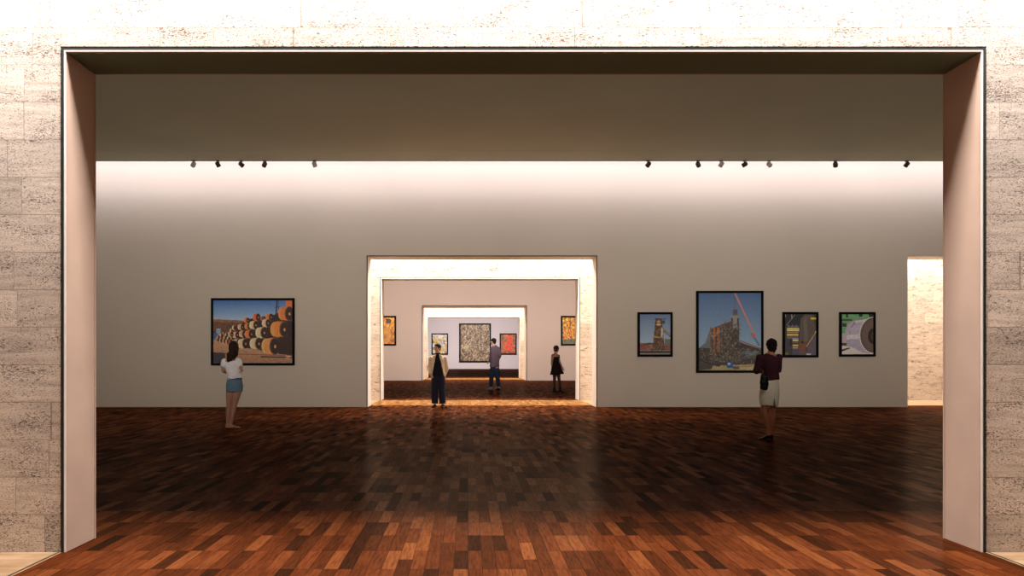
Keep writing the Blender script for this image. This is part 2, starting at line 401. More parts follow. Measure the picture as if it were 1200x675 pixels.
c.put(c.poly([(230, 400), (300, 320), (380, 270), (560, 240), (650, 200), (690, 180), (690, 520), (500, 500), (320, 470)]), (44, 26, 20))
c.put(c.line(583, 137, 575, 240, 10), (50, 48, 62)); c.put(c.line(590, 150, 596, 225, 3), (50, 48, 62)); c.put(c.line(568, 190, 600, 182, 4), (50, 48, 62))
c.put(c.rect(642, 137, 690, 190), (188, 98, 52))
def reel(cx, cy, r, body, ln=.8, hole=True, disc=(44, 26, 22)):
    L = r*ln
    c.put(c.poly([(cx-L, cy-r*.86), (cx, cy-r), (cx, cy+r), (cx-L, cy+r*.86)]), body)
    c.put(c.ell(cx-L, cy, r*.45, r*.86), body)
    for k in range(1, 5): c.put(c.line(cx-L*k/5-r*.2, cy-r*.8, cx-L*k/5-r*.2, cy+r*.8, r*.05), tuple(v*.72 for v in body), .6)
    c.put(c.ell(cx-L-r*.08, cy, r*.42, r*.8)*(1-c.ell(cx-L+r*.1, cy, r*.4, r*.78)), tuple(min(255, v*1.15) for v in body))
    c.put(c.ell(cx, cy, r*.62, r), disc)
    c.put(c.ell(cx, cy, r*.62, r)*(1-c.ell(cx+r*.06, cy, r*.56, r*.92)), tuple(v*.6 for v in body))
    if hole:
        c.put(c.ell(cx+r*.02, cy, r*.2, r*.26), (30, 18, 16)); c.put(c.ell(cx+r*.06, cy+r*.05, r*.13, r*.2), (222, 128, 66))
TAN, ORG, CRM, RED = (186, 150, 118), (204, 112, 56), (214, 176, 140), (160, 78, 56)
rr = random.Random(4)
for k in range(34):           # far small reels, left
    u = rr.random(); x = 150+u*150; y = 425-rr.random()*(20+u*85)
    reel(x, y, 9+u*10, rr.choice([TAN, ORG, CRM, RED]), .7, False, (60, 36, 30))
for k in range(6): reel(165+k*24, 420+k*3.5, 14+k*1.6, rr.choice([TAN, CRM, RED]), .6, False, (70, 44, 36))
for a in ((375, 280, 20, ORG), (448, 258, 27, (190, 96, 62)), (540, 258, 27, ORG), (490, 268, 18, RED), (338, 328, 24, TAN), (385, 322, 24, ORG),
          (432, 314, 32, CRM), (518, 300, 30, CRM), (300, 385, 24, CRM), (262, 380, 20, TAN), (350, 378, 26, TAN), (400, 378, 32, ORG), (490, 368, 42, CRM),
          (310, 436, 26, TAN), (358, 446, 38, CRM), (452, 446, 44, CRM)): reel(*a, ln=.95)
reel(668, 232, 52, ORG, 1.0); reel(612, 344, 62, (214, 122, 60), .75)
c.put(c.rect(640, 290, 690, 520), (40, 22, 18)); reel(632, 344, 56, (214, 122, 60), 1.0); reel(565, 464, 62, (206, 136, 84), 1.0)
c.put(c.poly([(600, 400), (690, 390), (690, 530), (590, 520)]), (48, 28, 22))
for k in range(14): c.put(c.ell(640+rr.random()*48, 530+rr.random()*22, 4, 2.5), (190, 160, 120))
c.grain(.12, 120, 96, (c.Y > 300).astype(float)); c.grain(.03, 60, 50)
framed('framed_photograph', 248, 349.5, 345.5, 428, D1, c, 'largest wide photograph of stacked orange cable drums under blue sky, left of the portal', 'picture', 'framed works in the first gallery', gain=1.85)

# --- tower print (tall small, left of right-hand group)
c = Canvas(100, 130, 135, 125, 485, 590, 5); one = np.ones_like(c.X)
c.grad(one, 125, 470, (84, 104, 138), (138, 158, 178))
c.put(c.rect(135, 458, 485, 545), (118, 72, 58)); c.put(c.poly([(170, 470), (240, 452), (290, 458), (290, 480), (170, 485)]), (52, 62, 52))
for k in range(60): c.put(c.ell(135+c.r.rand()*350, 480+c.r.rand()*60, 16, 7), [(150, 92, 60), (90, 66, 64), (160, 60, 48), (60, 56, 52)][k % 4], .7)
c.put(c.poly([(315, 170), (385, 175), (395, 270), (420, 545), (278, 545), (300, 330)]), (72, 52, 42))
c.put(c.poly([(380, 290), (395, 270), (485, 352), (485, 370)]), (120, 110, 92)); c.put(c.line(385, 300, 485, 385, 8), (52, 46, 40))
c.put(c.line(310, 182, 432, 180, 10), (66, 48, 50)); c.put(c.line(345, 165, 350, 190, 8), (120, 60, 60)); c.put(c.ell(405, 215, 18, 22), (44, 66, 58))
c.put(c.ell(350, 215, 22, 20), (148, 128, 100)); c.put(c.ell(350, 245, 30, 10), (178, 152, 118)); c.put(c.line(300, 226, 395, 226, 5), (60, 44, 36))
for k in range(90):
    x = 285+c.r.rand()*130; y = 280+c.r.rand()*260
    c.put(c.line(x, y, x+c.r.randn()*14, y+c.r.randn()*26, 4), [(130, 92, 50), (44, 34, 30), (150, 116, 70), (92, 74, 66)][k % 4])
c.put(c.line(280, 390, 485, 400, 8), (170, 130, 62)); c.put(c.line(285, 372, 350, 390, 6), (186, 138, 56))
c.put(c.poly([(380, 270), (400, 300), (395, 390), (375, 385)]), (170, 160, 148)); c.put(c.rect(420, 410, 485, 470), (84, 96, 98))
c.put(c.rect(135, 548, 485, 575), (40, 32, 28)); c.put(c.rect(135, 575, 485, 590), (120, 116, 108)); c.put(c.rect(400, 562, 485, 576), (52, 78, 58)); c.grain(.14, 60, 80, (c.Y > 460).astype(float)); c.grain(.03, 40, 50)
framed('framed_photograph', 746.9, 365.9, 787.7, 417.9, D1, c, 'small upright photograph of a brown blast furnace tower, first picture right of the portal', 'picture', 'framed works in the first gallery', gain=1.85)

# --- plant with crane
c = Canvas(190, 230, 106, 78, 515, 588, 8); one = np.ones_like(c.X)
c.grad(one, 78, 480, (66, 92, 132), (130, 156, 178))
c.put(c.rect(106, 545, 515, 588), (150, 136, 98))
c.put(c.poly([(106, 440), (180, 420), (180, 320), (205, 305), (300, 275), (318, 262), (322, 225), (368, 225), (372, 400), (515, 450), (515, 545), (106, 560)]), (60, 54, 50))
c.put(c.poly([(106, 440), (150, 405), (180, 320), (180, 440)]), (92, 98, 104))
c.put(c.ell(343, 235, 32, 10), (120, 122, 120)); c.put(c.rect(328, 190, 360, 225), (84, 84, 92)); c.put(c.rect(330, 240, 358, 310), (122, 122, 118)); c.put(c.rect(334, 185, 358, 212), (72, 70, 82))
for (x0, x1, cl) in ((200, 216, (150, 84, 50)), (226, 244, (158, 92, 52)), (180, 192, (96, 84, 72)), (252, 262, (84, 72, 64))): c.put(c.rect(x0, 305, x1, 470), cl)
pal = [(112, 104, 96), (40, 36, 36), (78, 70, 62), (142, 132, 118), (96, 76, 60), (60, 62, 70)]
for k in range(650):
    x = 180+c.r.rand()*192; y = 280+c.r.rand()*260; L = 8+c.r.rand()*26; a_ = c.r.choice([0, PI/2, 1.0, -.8])
    if y < 330 and x < 240: continue
    c.put(c.line(x, y, x+L*math.cos(a_), y+L*math.sin(a_), 2.5), pal[k % 6], .85)
for k in range(420):
    x = 106+c.r.rand()*409; y = 440+c.r.rand()*105; L = 6+c.r.rand()*18; a_ = c.r.choice([0, PI/2, .7, -.6])
    c.put(c.line(x, y, x+L*math.cos(a_), y+L*math.sin(a_), 2.5), pal[(k*5) % 6], .8)
for k in range(40): c.put(c.line(375+c.r.rand()*140, 455+c.r.rand()*20, 375+c.r.rand()*140, 470+c.r.rand()*50, 2), (104, 118, 128), .6)
c.put(c.line(250, 290, 330, 262, 7), (104, 66, 54)); c.put(c.line(370, 390, 515, 445, 7), (120, 84, 66)); c.put(c.line(370, 402, 515, 457, 3), (60, 50, 46))
c.put(c.line(345, 84, 470, 352, 11), (186, 108, 96)); c.put(c.line(345, 84, 470, 352, 4), (140, 120, 124)); c.put(c.line(455, 350, 500, 420, 14), (92, 110, 130)); c.put(c.ell(468, 358, 12, 10), (190, 84, 72))
c.put(c.line(341, 95, 341, 180, 2), (70, 60, 60)); c.put(c.ell(341, 150, 6, 5), (150, 80, 60)); c.put(c.line(333, 182, 333, 172, 5), (150, 70, 52))
c.put(c.line(106, 505, 300, 545, 6), (54, 56, 66)); c.put(c.line(106, 520, 240, 560, 8), (44, 44, 52)); c.put(c.poly([(106, 530), (200, 550), (190, 580), (106, 588)]), (66, 62, 54))
c.put(c.rect(290, 530, 330, 572), (50, 78, 132)); c.put(c.ell(305, 545, 10, 8), (150, 170, 190)); c.put(c.rect(330, 560, 372, 580), (78, 84, 90)); c.put(c.ell(440, 575, 60, 9), (166, 152, 110)); c.grain(.14, 110, 130, (c.Y > 480).astype(float)); c.grain(.03, 60, 70)
framed('framed_photograph', 815.6, 341, 893.8, 436.6, D1, c, 'large upright photograph of a steel plant with a red crane boom', 'picture', 'framed works in the first gallery', gain=1.85)

# --- rolling mill hall
c = Canvas(110, 140, 135, 120, 465, 565, 9); one = np.ones_like(c.X)
c.grad(one, 120, 565, (50, 50, 50), (74, 66, 64))
c.put(c.poly([(135, 120), (330, 120), (280, 250), (135, 250)]), (38, 40, 44)); c.put(c.line(240, 125, 150, 240, 7), (112, 112, 112)); c.put(c.line(205, 120, 208, 165, 7), (160, 168, 164)); c.put(c.line(140, 125, 142, 150, 6), (150, 150, 146))
c.put(c.poly([(300, 170), (345, 120), (440, 130), (465, 320), (400, 440), (285, 440)]), (84, 76, 70)); c.put(c.poly([(330, 180), (360, 140), (375, 400), (340, 430)]), (98, 90, 84))
c.put(c.poly([(285, 440), (390, 440), (340, 520), (285, 520)]), (116, 74, 54)); c.put(c.rect(285, 520, 465, 565), (98, 84, 86)); c.put(c.poly([(465, 330), (380, 470), (345, 565), (465, 565)]), (92, 82, 96))
for k in range(8): c.put(c.rect(165+k*14, 235+(k % 3)*8, 175+k*14, 262), (112, 96, 122))
for (y0, x1, cl) in ((268, 285, (220, 190, 96)), (288, 285, (232, 214, 130)), (312, 280, (150, 116, 62)), (335, 275, (238, 192, 96)), (356, 275, (110, 92, 88)), (378, 275, (150, 146, 166)), (396, 275, (224, 204, 160)), (420, 275, (120, 84, 50)), (452, 275, (230, 190, 96)), (476, 272, (170, 140, 120))):
    c.put(c.rect(155 if y0 < 390 else 215, y0, x1, y0+16), cl)
c.put(c.rect(140, 380, 212, 565), (62, 58, 66)); c.put(c.ell(195, 430, 10, 40), (40, 38, 42)); c.put(c.rect(212, 495, 285, 565), (70, 76, 92)); c.put(c.ell(155, 550, 20, 16), (110, 98, 40))
c.put(c.line(462, 315, 365, 470, 6), (214, 180, 110)); c.put(c.ell(460, 315, 7, 10), (236, 206, 90)); c.put(c.rect(405, 158, 465, 176), (204, 178, 52)); c.put(c.ell(318, 425, 14, 10), (36, 30, 30)); c.put(c.rect(360, 548, 410, 562), (190, 190, 190)); c.grain(.15, 60, 80)
framed('framed_photograph', 916.6, 365.8, 958.1, 418.7, D1, c, 'small dark photograph of a factory interior with yellow stripes, right of the crane picture', 'picture', 'framed works in the first gallery', gain=1.8)

# --- steel coil
c = Canvas(110, 140, 750, 112, 1080, 568, 10); one = np.ones_like(c.X)
c.grad(one, 112, 568, (104, 142, 104), (150, 160, 150))
c.put(c.rect(750, 112, 1080, 150), (98, 152, 104)); c.put(c.rect(795, 112, 815, 150), (38, 52, 42)); c.put(c.rect(930, 112, 965, 140), (42, 56, 46)); c.put(c.poly([(1030, 112), (1080, 112), (1080, 180), (1040, 150)]), (40, 48, 44))
c.put(c.rect(750, 165, 860, 190), (54, 84, 60)); c.put(c.rect(750, 195, 800, 215), (84, 146, 92)); c.put(c.rect(755, 215, 800, 255), (52, 62, 54)); c.put(c.rect(750, 262, 790, 330), (96, 150, 110))
c.put(c.rect(750, 330, 800, 440), (170, 158, 158)); c.put(c.rect(750, 440, 800, 468), (70, 56, 60)); c.put(c.poly([(750, 468), (1080, 520), (1080, 568), (750, 568)]), (206, 196, 190)); c.put(c.poly([(750, 512), (830, 490), (838, 500), (750, 535)]), (50, 38, 40))
c.put(c.poly([(865, 188), (1040, 160), (1040, 560), (960, 545), (820, 470), (785, 400), (785, 300), (810, 230)]), (158, 152, 172))
c.put(c.poly([(860, 250), (960, 235), (945, 400), (790, 400), (790, 330)]), (176, 168, 184), .6); c.put(c.poly([(800, 350), (950, 335), (950, 385), (800, 400)]), (206, 202, 208), .7)
for k in range(16): c.put(c.line(800+k*9, 200, 795+k*10, 500, 2), (136, 130, 150), .35)
c.put(c.line(890, 200, 850, 262, 7), (120, 78, 92)); c.put(c.line(835, 300, 838, 345, 5), (110, 102, 120)); c.put(c.poly([(880, 190), (1000, 170), (990, 200), (900, 215)]), (200, 190, 196), .6)
c.put(c.ell(1080, 350, 148, 208), (196, 190, 184)); c.put(c.ell(1083, 350, 140, 200), (92, 78, 76)); c.put(c.ell(1085, 350, 118, 172), (100, 86, 82)); c.put(c.ell(1084, 362, 60, 90), (48, 42, 40)); c.put(c.ell(1090, 365, 36, 55), (70, 64, 56)); c.grain(.1, 60, 80)
framed('framed_photograph', 983, 365.8, 1024.9, 417.8, D1, c, 'small photograph of a grey steel coil against green machinery, rightmost picture', 'picture', 'framed works in the first gallery', gain=1.85)

# --- generic golden paintings in the second gallery
def golden(seed, figure):
    c = Canvas(90, 130, 0, 0, 100, 145, seed)
    c.grad(np.ones_like(c.X), 0, 145, (214, 150, 40), (196, 116, 34)); c.grain(.35, 12, 16); c.grain(.3, 40, 50)
    for k in range(110):
        x, y = c.r.rand()*100, c.r.rand()*120; r = 1.5+c.r.rand()*4
        if figure: c.put(c.ell(x, y, r*.6, r*1.2), [(238, 190, 70), (150, 80, 26), (226, 120, 40)][k % 3], .7)
        else:
            c.put(c.line(x, y, x+c.r.randn()*9, y+c.r.randn()*9, 1.6), [(120, 60, 24), (236, 186, 62), (96, 46, 22)][k % 3], .8)
    if figure:
        c.put(c.poly([(52, 4), (82, 10), (78, 34), (50, 30)]), (84, 44, 30)); c.put(c.poly([(30, 60), (70, 52), (84, 100), (60, 145), (20, 145)]), (212, 146, 50), .8)
        for k in range(18): c.put(c.rect(10+c.r.rand()*40, 60+c.r.rand()*70, 14+c.r.rand()*44, 66+c.r.rand()*74), (90, 60, 40), .25)
    else: c.put(c.poly([(0, 122), (100, 112), (100, 145), (0, 145)]), (96, 98, 78)); c.grain(.3, 30, 30)
    return c
framed('framed_painting', 440, 370.2, 464.3, 405, D3, golden(21, True), 'golden painting at the left of the second gallery, half hidden by the portal', 'picture', 'golden paintings in the second gallery', .1, .1, 1.0)
framed('framed_painting', 657.2, 370.2, 682, 405, D3, golden(22, False), 'orange and gold painting on the wall above the woman in a black dress', 'picture', 'golden paintings in the second gallery', .1, .1, 1.0)

# --- generic abstract paintings on the end wall
c = Canvas(130, 160, 0, 0, 100, 122, 31); c.grad(np.ones_like(c.X), 0, 122, (118, 92, 66), (96, 70, 46)); c.grain(.4, 16, 20)
for k in range(1500):
    x, y = c.r.rand()*100, c.r.rand()*122; a_ = -1.2+c.r.randn()*.7; L = 2+c.r.rand()*8
    c.put(c.line(x, y, x+L*math.cos(a_), y+L*math.sin(a_), .5+c.r.rand()*1.0), [(226, 208, 172), (62, 46, 34), (150, 100, 54), (190, 164, 122), (80, 70, 56), (240, 230, 206)][k % 6], .75)
framed('framed_painting', 538.1, 379, 575.3, 424.6, D5, c, 'large brown abstract painting full of cream streaks at the end of the rooms', 'picture', 'abstract paintings on the end wall', .17, .18)
c = Canvas(80, 100, 0, 0, 100, 130, 32); c.grad(np.ones_like(c.X), 0, 130, (206, 196, 186), (190, 180, 150)); c.grain(.2, 8, 10)
for k in range(60):
    x, y = c.r.rand()*100, c.r.rand()*130
    c.put(c.ell(x, y, 4+c.r.rand()*12, 3+c.r.rand()*8, c.r.rand()*3), [(226, 196, 54), (236, 230, 214), (120, 110, 104), (208, 170, 44), (216, 150, 140)][k % 5], .8)
for k in range(16): c.put(c.line(c.r.rand()*100, c.r.rand()*130, c.r.rand()*100, c.r.rand()*130, 1.5), (72, 60, 50), .7)
framed('framed_painting', 505.7, 390.7, 525.1, 415.6, D5, c, 'small yellow and white abstract painting behind the man in a cream jacket', 'picture', 'abstract paintings on the end wall', .15, .16)
c = Canvas(80, 100, 0, 0, 100, 130, 33); c.grad(np.ones_like(c.X), 0, 130, (196, 96, 44), (172, 70, 34)); c.grain(.3, 10, 12)
for k in range(46): c.put(c.ell(c.r.rand()*100, c.r.rand()*130, 6+c.r.rand()*12, 4+c.r.rand()*9, c.r.rand()*3), [(84, 110, 74), (150, 60, 40), (206, 128, 54), (70, 84, 70)][k % 4], .6)
for (x, y, rx, ry, r_) in ((62, 26, 20, 13, .5), (50, 52, 12, 24, .4), (70, 66, 14, 22, -.4), (38, 84, 13, 24, .6), (64, 100, 20, 12, 0)): c.put(c.ell(x, y, rx, ry, r_), (228, 74, 30)); c.put(c.ell(x+2, y+3, rx*.45, ry*.5, r_), (190, 50, 26), .7)
framed('framed_painting', 585.5, 390.7, 605.4, 415.6, D5, c, 'small red and orange abstract painting, rightmost on the end wall', 'picture', 'abstract paintings on the end wall', .15, .16)

# ------------------------------------------------------------------ spotlights under the ceiling edge
def cyl(bm, p, d, r0, r1, L, n=18, cap=True):
    d = Vector(d).normalized(); a = d.orthogonal().normalized(); b = d.cross(a); rings = []
    for (t, r) in ((0, r0), (L, r1)):
        rings.append([bm.verts.new(Vector(p)+d*t+(a*math.cos(2*PI*k/n)+b*math.sin(2*PI*k/n))*r) for k in range(n)])
    for k in range(n): bm.faces.new((rings[0][k], rings[0][(k+1) % n], rings[1][(k+1) % n], rings[1][k]))
    if cap: bm.faces.new(rings[0][::-1]); bm.faces.new(rings[1])
SY = D1-1.02
SZ = CEIL1-.008
def spotlight(px, yaw, tilt, mat, label):
    root = empty('spotlight', (wx(px, SY), SY, SZ), label, 'spotlight', 'ceiling spotlights washing the gallery wall')
    bm = bmesh.new(); cyl(bm, (0, 0, 0), (0, 0, -1), .05, .045, .018); from_bm('mount', bm, M['metal'], root)
    bm = bmesh.new(); cyl(bm, (0, 0, -.016), (0, 0, -1), .012, .012, .035, 10)
    d = Vector((math.sin(yaw)*math.cos(tilt), math.cos(yaw)*math.cos(tilt), -math.sin(tilt)))
    side = Vector((math.cos(yaw), -math.sin(yaw), 0)); cen = Vector((0, 0, -.10))
    for s in (-1, 1):
        cyl(bm, Vector((0, 0, -.05)), side*s*.063+Vector((0, 0, -.05)), .006, .006, .085, 8)
    from_bm('bracket', bm, M['metal'], root)
    bm = bmesh.new(); cyl(bm, cen-d*.075, d, .038, .055, .02); cyl(bm, cen-d*.055, d, .055, .055, .085); cyl(bm, cen+d*.03, d, .060, .060, .02)
    for k in range(3): cyl(bm, cen-d*(.045-.014*k), d, .059, .059, .005)
    hd = from_bm('lamp_head', bm, M[mat], root, False)
    bm = bmesh.new(); cyl(bm, cen+d*.0505, d, .046, .046, .003); from_bm('lens', bm, M['glass'], root)
    return root
t = NT('lit_spot_lens'); e = t.n('ShaderNodeEmission', {0: (1, .93, .85, 1), 1: 3.0}); t.t.links.new(e.outputs[0], t.out.inputs[0]); M['glass'] = t.m
SP = [(226.7, -.7, .5, 'silver', 'leftmost silver spotlight of the row of four, tilted left'), (255.5, .5, .9, 'metal', 'second spotlight from the left end, dark and tilted right'),
      (283, .6, .5, 'metal', 'third spotlight from the left end, dark, above the drums picture'), (310, -.6, .5, 'metal', 'fourth spotlight from the left end, just above the left picture'),
      (368.7, .3, .9, 'silver', 'lone spotlight between the left picture and the portal'), (759.6, -.5, .6, 'metal', 'lone spotlight above the small tower photograph'),
      (818.2, .6, .5, 'metal', 'spotlight above the left edge of the crane photograph'), (845.1, -.4, .7, 'silver', 'spotlight above the middle of the crane photograph'),
      (872.4, -.8, .4, 'metal', 'spotlight above the right side of the crane photograph'), (901.5, .8, .3, 'silver', 'pale spotlight tilted right above the woman in a maroon top'),
      (979, .5, .6, 'metal', 'lone spotlight above the steel coil photograph'), (1062.4, -.3, .7, 'metal', 'rightmost spotlight above the right doorway')]
for a in SP: spotlight(*a)


# ------------------------------------------------------------------ people
def V(*a): return Vector(a)
def loft(bm, st, uref=(1, 0, 0), n=18, cap=True):
    """st: (point, radius along uref, radius across); closed, rounded ends; made to be voxel-remeshed"""
    P = [Vector(s[0]) for s in st]; uref = Vector(uref); rings = []
    def ring(p, t, a, b):
        u = (uref-t*uref.dot(t));
        if u.length < .05: u = t.orthogonal()
        u.normalize(); v = t.cross(u)
        return [bm.verts.new(p+u*(a*math.cos(2*PI*k/n))+v*(b*math.sin(2*PI*k/n))) for k in range(n)]
    N = len(st)
    for i in range(N):
        t = (P[min(i+1, N-1)]-P[max(i-1, 0)]).normalized(); a, b = st[i][1], st[i][2]
        if i == 0 and cap:
            m = min(a, b)*.8
            for (o, f) in ((1, .15), (.8, .62), (.4, .9)): rings.append(ring(P[0]-t*m*o, t, a*f, b*f))
        rings.append(ring(P[i], t, a, b))
        if i == N-1 and cap:
            m = min(a, b)*.8
            for (o, f) in ((.4, .9), (.8, .62), (1, .15)): rings.append(ring(P[i]+t*m*o, t, a*f, b*f))
    for r0, r1 in zip(rings, rings[1:]):
        for k in range(n): bm.faces.new((r0[k], r0[(k+1) % n], r1[(k+1) % n], r1[k]))
    bm.faces.new(rings[0][::-1]); bm.faces.new(rings[-1])
def blob(bm, c, r, Rm=None, sub=3):
    res = bmesh.ops.create_icosphere(bm, subdivisions=sub, radius=1.0)
    Rm = Rm or Matrix.Identity(3)
    for v in res['verts']: v.co = Vector(c)+Rm @ Vector((v.co.x*r[0], v.co.y*r[1], v.co.z*r[2]))
def fuse(name, bm, mat, parent, voxel=.006, smooth=3, wrinkle=None):
    """voxel-remesh the overlapping lofts into one continuous skin"""
    me = bpy.data.meshes.new('tmp'); bm.to_mesh(me); bm.free()
    o = bpy.data.objects.new('tmp', me); C.objects.link(o)
    m = o.modifiers.new('r', 'REMESH'); m.mode = 'VOXEL'; m.voxel_size = voxel; m.adaptivity = 0
    s = o.modifiers.new('s', 'SMOOTH'); s.factor = .5; s.iterations = smooth
    bpy.context.view_layer.update()
    dg = bpy.context.evaluated_depsgraph_get()
    me2 = bpy.data.meshes.new_from_object(o.evaluated_get(dg)); me2.name = name
    bpy.data.objects.remove(o); bpy.data.meshes.remove(me)
    me2.materials.clear()
    if wrinkle:
        n = len(me2.vertices); co_ = np.empty(n*3); me2.vertices.foreach_get('co', co_); co_ = co_.reshape(-1, 3)
        no = np.empty(n*3); me2.vertex_normals.foreach_get('vector', no); no = no.reshape(-1, 3)
        co_ += no*wrinkle(co_)[:, None]; me2.vertices.foreach_set('co', co_.ravel())
    return link(name, me2, mat, parent, True)
def folds(amp, fx, fz, ph=0):
    return lambda c: amp*(np.sin(c[:, 0]*fx+c[:, 1]*fx*.8+np.sin(c[:, 2]*fz+ph)*1.6+ph)*.6+np.sin(c[:, 2]*fz*1.7+c[:, 0]*fx*.7+ph)*.4)

def cloth(name, rgb, rough=.85, scale=40, var=.12):
    return plain(name, rgb, rough, .15, var, scale, .25)
def skin(name, rgb): 
    t = NT(name); x, y, z = t.pos(); n = t.noise(t.vec(x, y, z), 30, 3)
    b = t.n('ShaderNodeBsdfPrincipled', {'Roughness': .5, 'Specular IOR Level': .35, 'Subsurface Weight': .08, 'Subsurface Scale': .01})
    t.set(b.inputs['Base Color'], t.ramp(n, [(.3, tuple(c*.93 for c in rgb)), (.7, rgb)])); t.t.links.new(b.outputs[0], t.out.inputs[0]); return t.m

def hand(bm, wrist, d, side, k, thumb, curl=.5):
    """palm and five separate curled fingers. d: along the hand, side: across the palm towards the thumb side x thumb sign"""
    d = Vector(d).normalized(); side = (Vector(side)-d*Vector(side).dot(d)).normalized(); nrm = d.cross(side)*thumb
    wrist = Vector(wrist)
    loft(bm, [(wrist, .024*k, .020*k), (wrist+d*.03*k, .034*k, .018*k), (wrist+d*.08*k, .040*k, .015*k)], side, 14)
    for i, (o, L, r) in enumerate(((.030, .068, .0082), (.010, .077, .0086), (-.010, .071, .0082), (-.029, .056, .0074))):
        b = wrist+d*.078*k+side*o*k; dirs = d.copy(); pts = [(b, r*k, r*k)]; p = b.copy()
        for j, f in enumerate((.42, .33, .25)):
            ang = curl*(.5+j*.5); dd = (d*math.cos(ang)+nrm*math.sin(ang)+side*o*1.6).normalized()
            p = p+dd*L*k*f; pts.append((p.copy(), r*k*(1-.1*(j+1)), r*k*(1-.1*(j+1))))
        loft(bm, pts, side, 8)
    b = wrist+d*.022*k+side*.026*k; p1 = b+(d*.6+side*.65+nrm*.35).normalized()*.040*k; p2 = p1+(d*.9+side*.25+nrm*.4).normalized()*.030*k
    loft(bm, [(b, .012*k, .012*k), (p1, .0105*k, .0105*k), (p2, .008*k, .008*k)], side, 8)

def head(bm, c, R, k, fem):
    """c: centre of the head, R: 3x3, local -Y is the way the face looks"""
    def L(x, y, z): return c+R @ (V(x, y, z)*k)
    blob(bm, L(0, .012, .025), (.074*k, .090*k, .086*k), R)                       # skull
    loft(bm, [(L(0, -.012, .02), .068*k, .070*k), (L(0, -.020, -.03), .060*k, .066*k), (L(0, -.030, -.072), .042*k, .046*k), (L(0, -.042, -.096), .024*k, .028*k)], R @ V(1, 0, 0), 20)
    blob(bm, L(0, -.070, -.098), (.018*k, .014*k, .012*k), R)                      # chin
    blob(bm, L(0, -.082, .028), (.048*k, .012*k, .009*k), R)                       # brow
    loft(bm, [(L(0, -.088, .018), .007*k, .007*k), (L(0, -.104, -.018), .011*k, .010*k), (L(0, -.102, -.026), .013*k, .009*k)], R @ V(1, 0, 0), 10)  # nose
    for s in (-1, 1):
        blob(bm, L(s*.046, -.062, -.022), (.020*k, .018*k, .016*k), R)             # cheek
        blob(bm, L(s*.076, .006, -.006), (.008*k, .018*k, .030*k), R)              # ear
    blob(bm, L(0, -.088, -.052), (.022*k, .009*k, .0055*k), R); blob(bm, L(0, -.086, -.062), (.019*k, .009*k, .006*k), R)

def rotz(a, tilt=0, roll=0):
    return Matrix.Rotation(a, 3, 'Z') @ Matrix.Rotation(tilt, 3, 'X') @ Matrix.Rotation(roll, 3, 'Y')

class Fig:
    """joints come as (px, py, dy): photo pixel at the figure's distance, dy metres in depth"""
    def __init__(s, label, pxc, feet, height, yaw, sknrgb, skn_name, fem):
        s.d = F*EYE/(feet-VY); s.s = s.d/F; s.pxc = pxc; s.feet = feet; s.k = height/1.70; s.yaw = yaw; s.fem = fem
        s.root = empty('person', (wx(pxc, s.d), s.d, 0), label, 'person')
        s.U = V(math.cos(yaw), math.sin(yaw), 0); s.Fw = V(math.sin(yaw), -math.cos(yaw), 0)   # body's lateral axis, facing
        s.skin = skin(skn_name, sknrgb)
    def p(s, px, py, dy=0): return V((px-s.pxc)*s.s, dy, (s.feet-py)*s.s)
    def torso(s, bm, pts, grow=0):
        loft(bm, [(s.p(*q[:3]), q[3]*s.k+grow, q[4]*s.k+grow) for q in pts], s.U, 28, grow == 0)   # clothes end in flat hems
    def limb(s, bm, pts, grow=0, flat=1.0, hem=False):
        loft(bm, [(Vector(q[0]), q[1]*s.k+grow, q[1]*s.k*flat+grow) for q in pts], s.U, 18, not hem)
def mid(a, b, t): return a.lerp(b, t)
def arm_pts(S, E, W): return [(S, .050), (mid(S, E, .35), .046), (mid(S, E, .8), .038), (E, .036), (mid(E, W, .25), .038), (mid(E, W, .7), .030), (W, .025)]
def leg_pts(Hp, K, A): return [(Hp, .088), (mid(Hp, K, .4), .078), (mid(Hp, K, .85), .054), (K, .049), (mid(K, A, .3), .051), (mid(K, A, .65), .039), (A, .031)]
def foot(bm, A, dirn, k, r=1.0, zb=0.0):
    d = V(math.sin(dirn), -math.cos(dirn), 0); a = V(A.x, A.y, 0)
    sd = V(math.cos(dirn), math.sin(dirn), 0)
    loft(bm, [(V(A.x, A.y, A.z), .034*k*r, .034*k*r), (a-d*.02*k+V(0, 0, .04*k+zb), .034*k*r, .036*k*r)], sd, 14)
    loft(bm, [(a-d*.042*k+V(0, 0, .030*k+zb), .029*k*r, .026*k*r), (a+d*.03*k+V(0, 0, .036*k+zb), .034*k*r, .034*k*r), (a+d*.10*k+V(0, 0, .024*k+zb), .042*k*r, .022*k*r), (a+d*.165*k+V(0, 0, .017*k+zb), .036*k*r, .014*k*r)], sd, 16)

def shoe(name, A, dirn, k, mat, parent, heel=0.0, ankle=.0, r=1.14):
    bm = bmesh.new(); d = V(math.sin(dirn), -math.cos(dirn), 0); sd = V(math.cos(dirn), math.sin(dirn), 0); a = V(A.x, A.y, 0)
    if ankle: loft(bm, [(V(A.x, A.y, A.z+ankle), .045*k, .045*k), (a+V(0, 0, .05*k+heel), .046*k, .048*k)], sd, 16)
    loft(bm, [(a-d*.045*k+V(0, 0, .034*k+heel), .034*k*r, .030*k*r), (a+d*.03*k+V(0, 0, .038*k+heel*.8), .038*k*r, .036*k*r), (a+d*.10*k+V(0, 0, .026*k+heel*.25), .043*k*r, .023*k*r), (a+d*.18*k+V(0, 0, .018*k), .037*k*r, .017*k*r)], sd, 18)
    if heel: loft(bm, [(a-d*.05*k+V(0, 0, .012), .014, .014), (a-d*.05*k+V(0, 0, heel+.02), .024, .026)], sd, 12)
    for v in bm.verts: v.co.z = max(v.co.z, .003)
    return fuse(name, bm, mat, parent, .006, 2)

